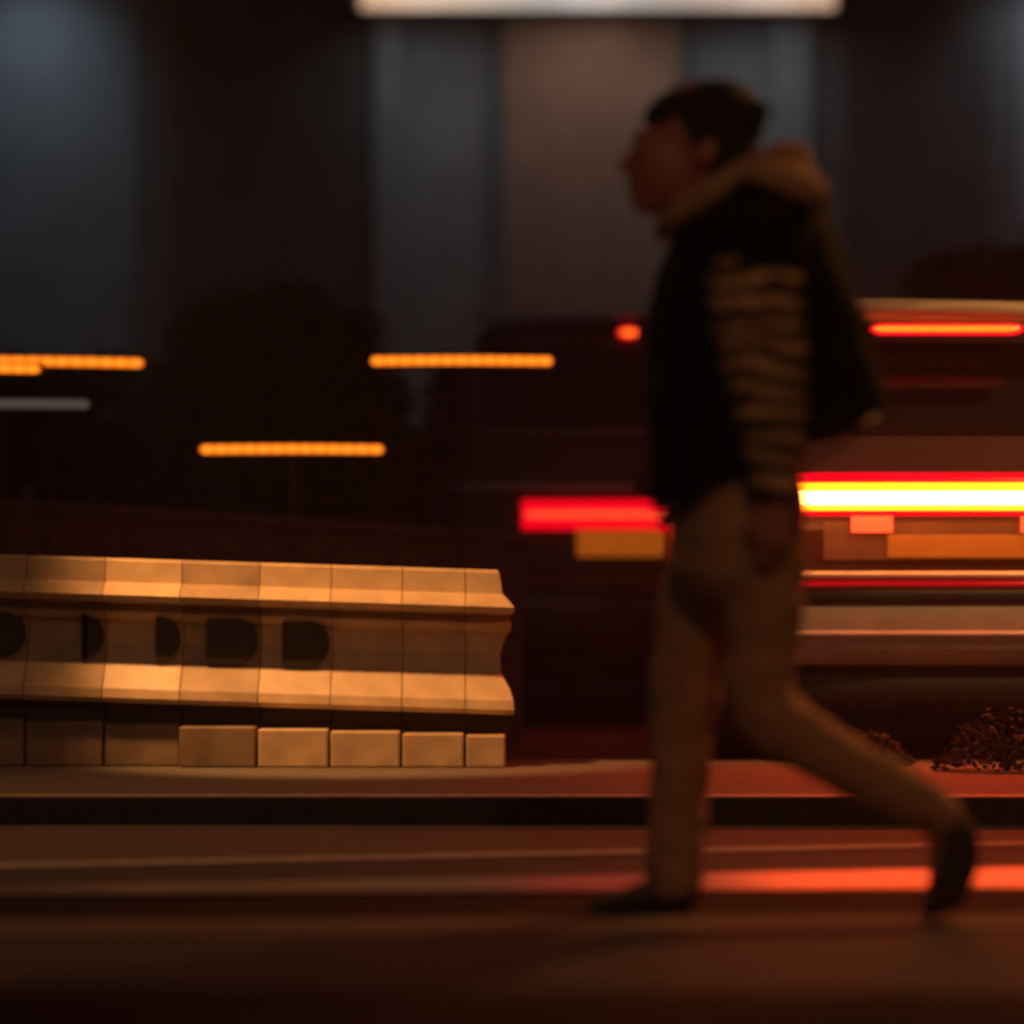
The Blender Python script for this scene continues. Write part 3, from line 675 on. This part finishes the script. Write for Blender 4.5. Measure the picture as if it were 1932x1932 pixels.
# hood lying on the shoulders
bm = bmesh.new()
tube(bm, [Q(1246, 440, -0.05), Q(1262, 425, -0.11), Q(1330, 385, -0.15), Q(1400, 345, -0.155), Q(1470, 312, -0.12), Q(1505, 302, 0.0), Q(1470, 312, 0.12), Q(1400, 345, 0.155), Q(1330, 385, 0.15), Q(1250, 440, 0.05)],
     [0.018, 0.024, 0.028, 0.03, 0.032, 0.034, 0.032, 0.03, 0.028, 0.018], 12)
ball(bm, Q(1485, 362, -0.02), (80*u, 0.17, 52*u), Matrix.Rotation(math.radians(18), 4, 'Y'))
ball(bm, Q(1462, 380, -0.17), (88*u, 0.085, 44*u), Matrix.Rotation(math.radians(14), 4, 'Y'))
ball(bm, Q(1436, 412, -0.20), (42*u, 0.05, 26*u))
hd = link('hood', bm, M['hood'], per, True); bake_remesh(hd, 0.008, 4)

# sleeves: gathered rings
def sleeve(pts, rad, dy0, dy1, n=60):
    P3 = [Vector((p[0], p[1], 0)) for p in pts]; bm = bmesh.new(); rr = []
    for k in range(n+1):
        t = k/n*(len(pts)-1); i = min(int(t), len(pts)-2); f = t-i
        c = P3[i].lerp(P3[i+1], f); r_ = rad[i]*(1-f)+rad[i+1]*f
        r_ *= 1 + 0.05*math.sin(k/n*13*2*math.pi)
        cc = Q(c.x, c.y, dy0 + (dy1-dy0)*k/n)
        dirn = (P3[i+1]-P3[i]).normalized(); pr = Vector((-dirn.y, 0, -dirn.x))  # perpendicular in the picture plane
        rr.append([cc + Vector((math.cos(a)*1.0, 0, 0.22*math.cos(a+0.6)))*r_*(1+0.07*noise.noise(Vector((math.cos(a)*1.5, math.sin(a)*1.5, k*0.33)))) + Vector((0, math.sin(a)*r_*0.85, 0)) for a in (2*math.pi*j/32 for j in range(32))])
    rings(bm, rr); return bm
link('sleeve', sleeve([(1418, 430), (1400, 520), (1410, 620), (1426, 720), (1440, 820), (1445, 900), (1446, 945)], [0.075, 0.093, 0.093, 0.084, 0.066, 0.053, 0.048], -0.215, -0.235), M['sleeve'], per, True)
link('sleeve', sleeve([(1430, 440), (1410, 560), (1395, 680), (1350, 800), (1330, 860)], [0.07, 0.08, 0.075, 0.06, 0.05], 0.19, 0.215), M['sleeve'], per, True)

# shoes
bm = bmesh.new()
tube(bm, [Q(1778, 1556, -.085), Q(1783, 1615, -.085), Q(1768, 1675, -.085), Q(1746, 1706, -.085)], [0.040, 0.042, 0.036, 0.022], 14)
tube(bm, [Q(1806, 1570, -.085), Q(1802, 1630, -.085), Q(1782, 1688, -.085)], [0.032, 0.034, 0.028], 12)
bake_remesh(link('shoe', bm, M['shoe'], per, True), 0.007, 2)
bm = bmesh.new()
tube(bm, [Q(1290, 1690, .09), Q(1235, 1698, .09), Q(1170, 1712, .09), Q(1130, 1716, .09)], [0.042, 0.038, 0.024, 0.018], 14)
bake_remesh(link('shoe', bm, M['shoe'], per, True), 0.007, 2)

# thin haze added to lift the blacks and soften the glow
bm = bmesh.new(); box(bm, -32, 32, -8, 50, -1, 15)
o = link('haze', bm, M['paint']); tag(o, kind='stuff')
hm = bpy.data.materials.new('haze'); hm.use_nodes = True; hn = hm.node_tree; hn.nodes.clear()
ho = hn.nodes.new('ShaderNodeOutputMaterial'); hv = hn.nodes.new('ShaderNodeVolumePrincipled')
hv.inputs['Color'].default_value = (0.9, 0.9, 0.92, 1); hv.inputs['Density'].default_value = 0.0036; hv.inputs['Anisotropy'].default_value = 0.3
hn.links.new(hv.outputs[0], ho.inputs['Volume']); o.data.materials.clear(); o.data.materials.append(hm)
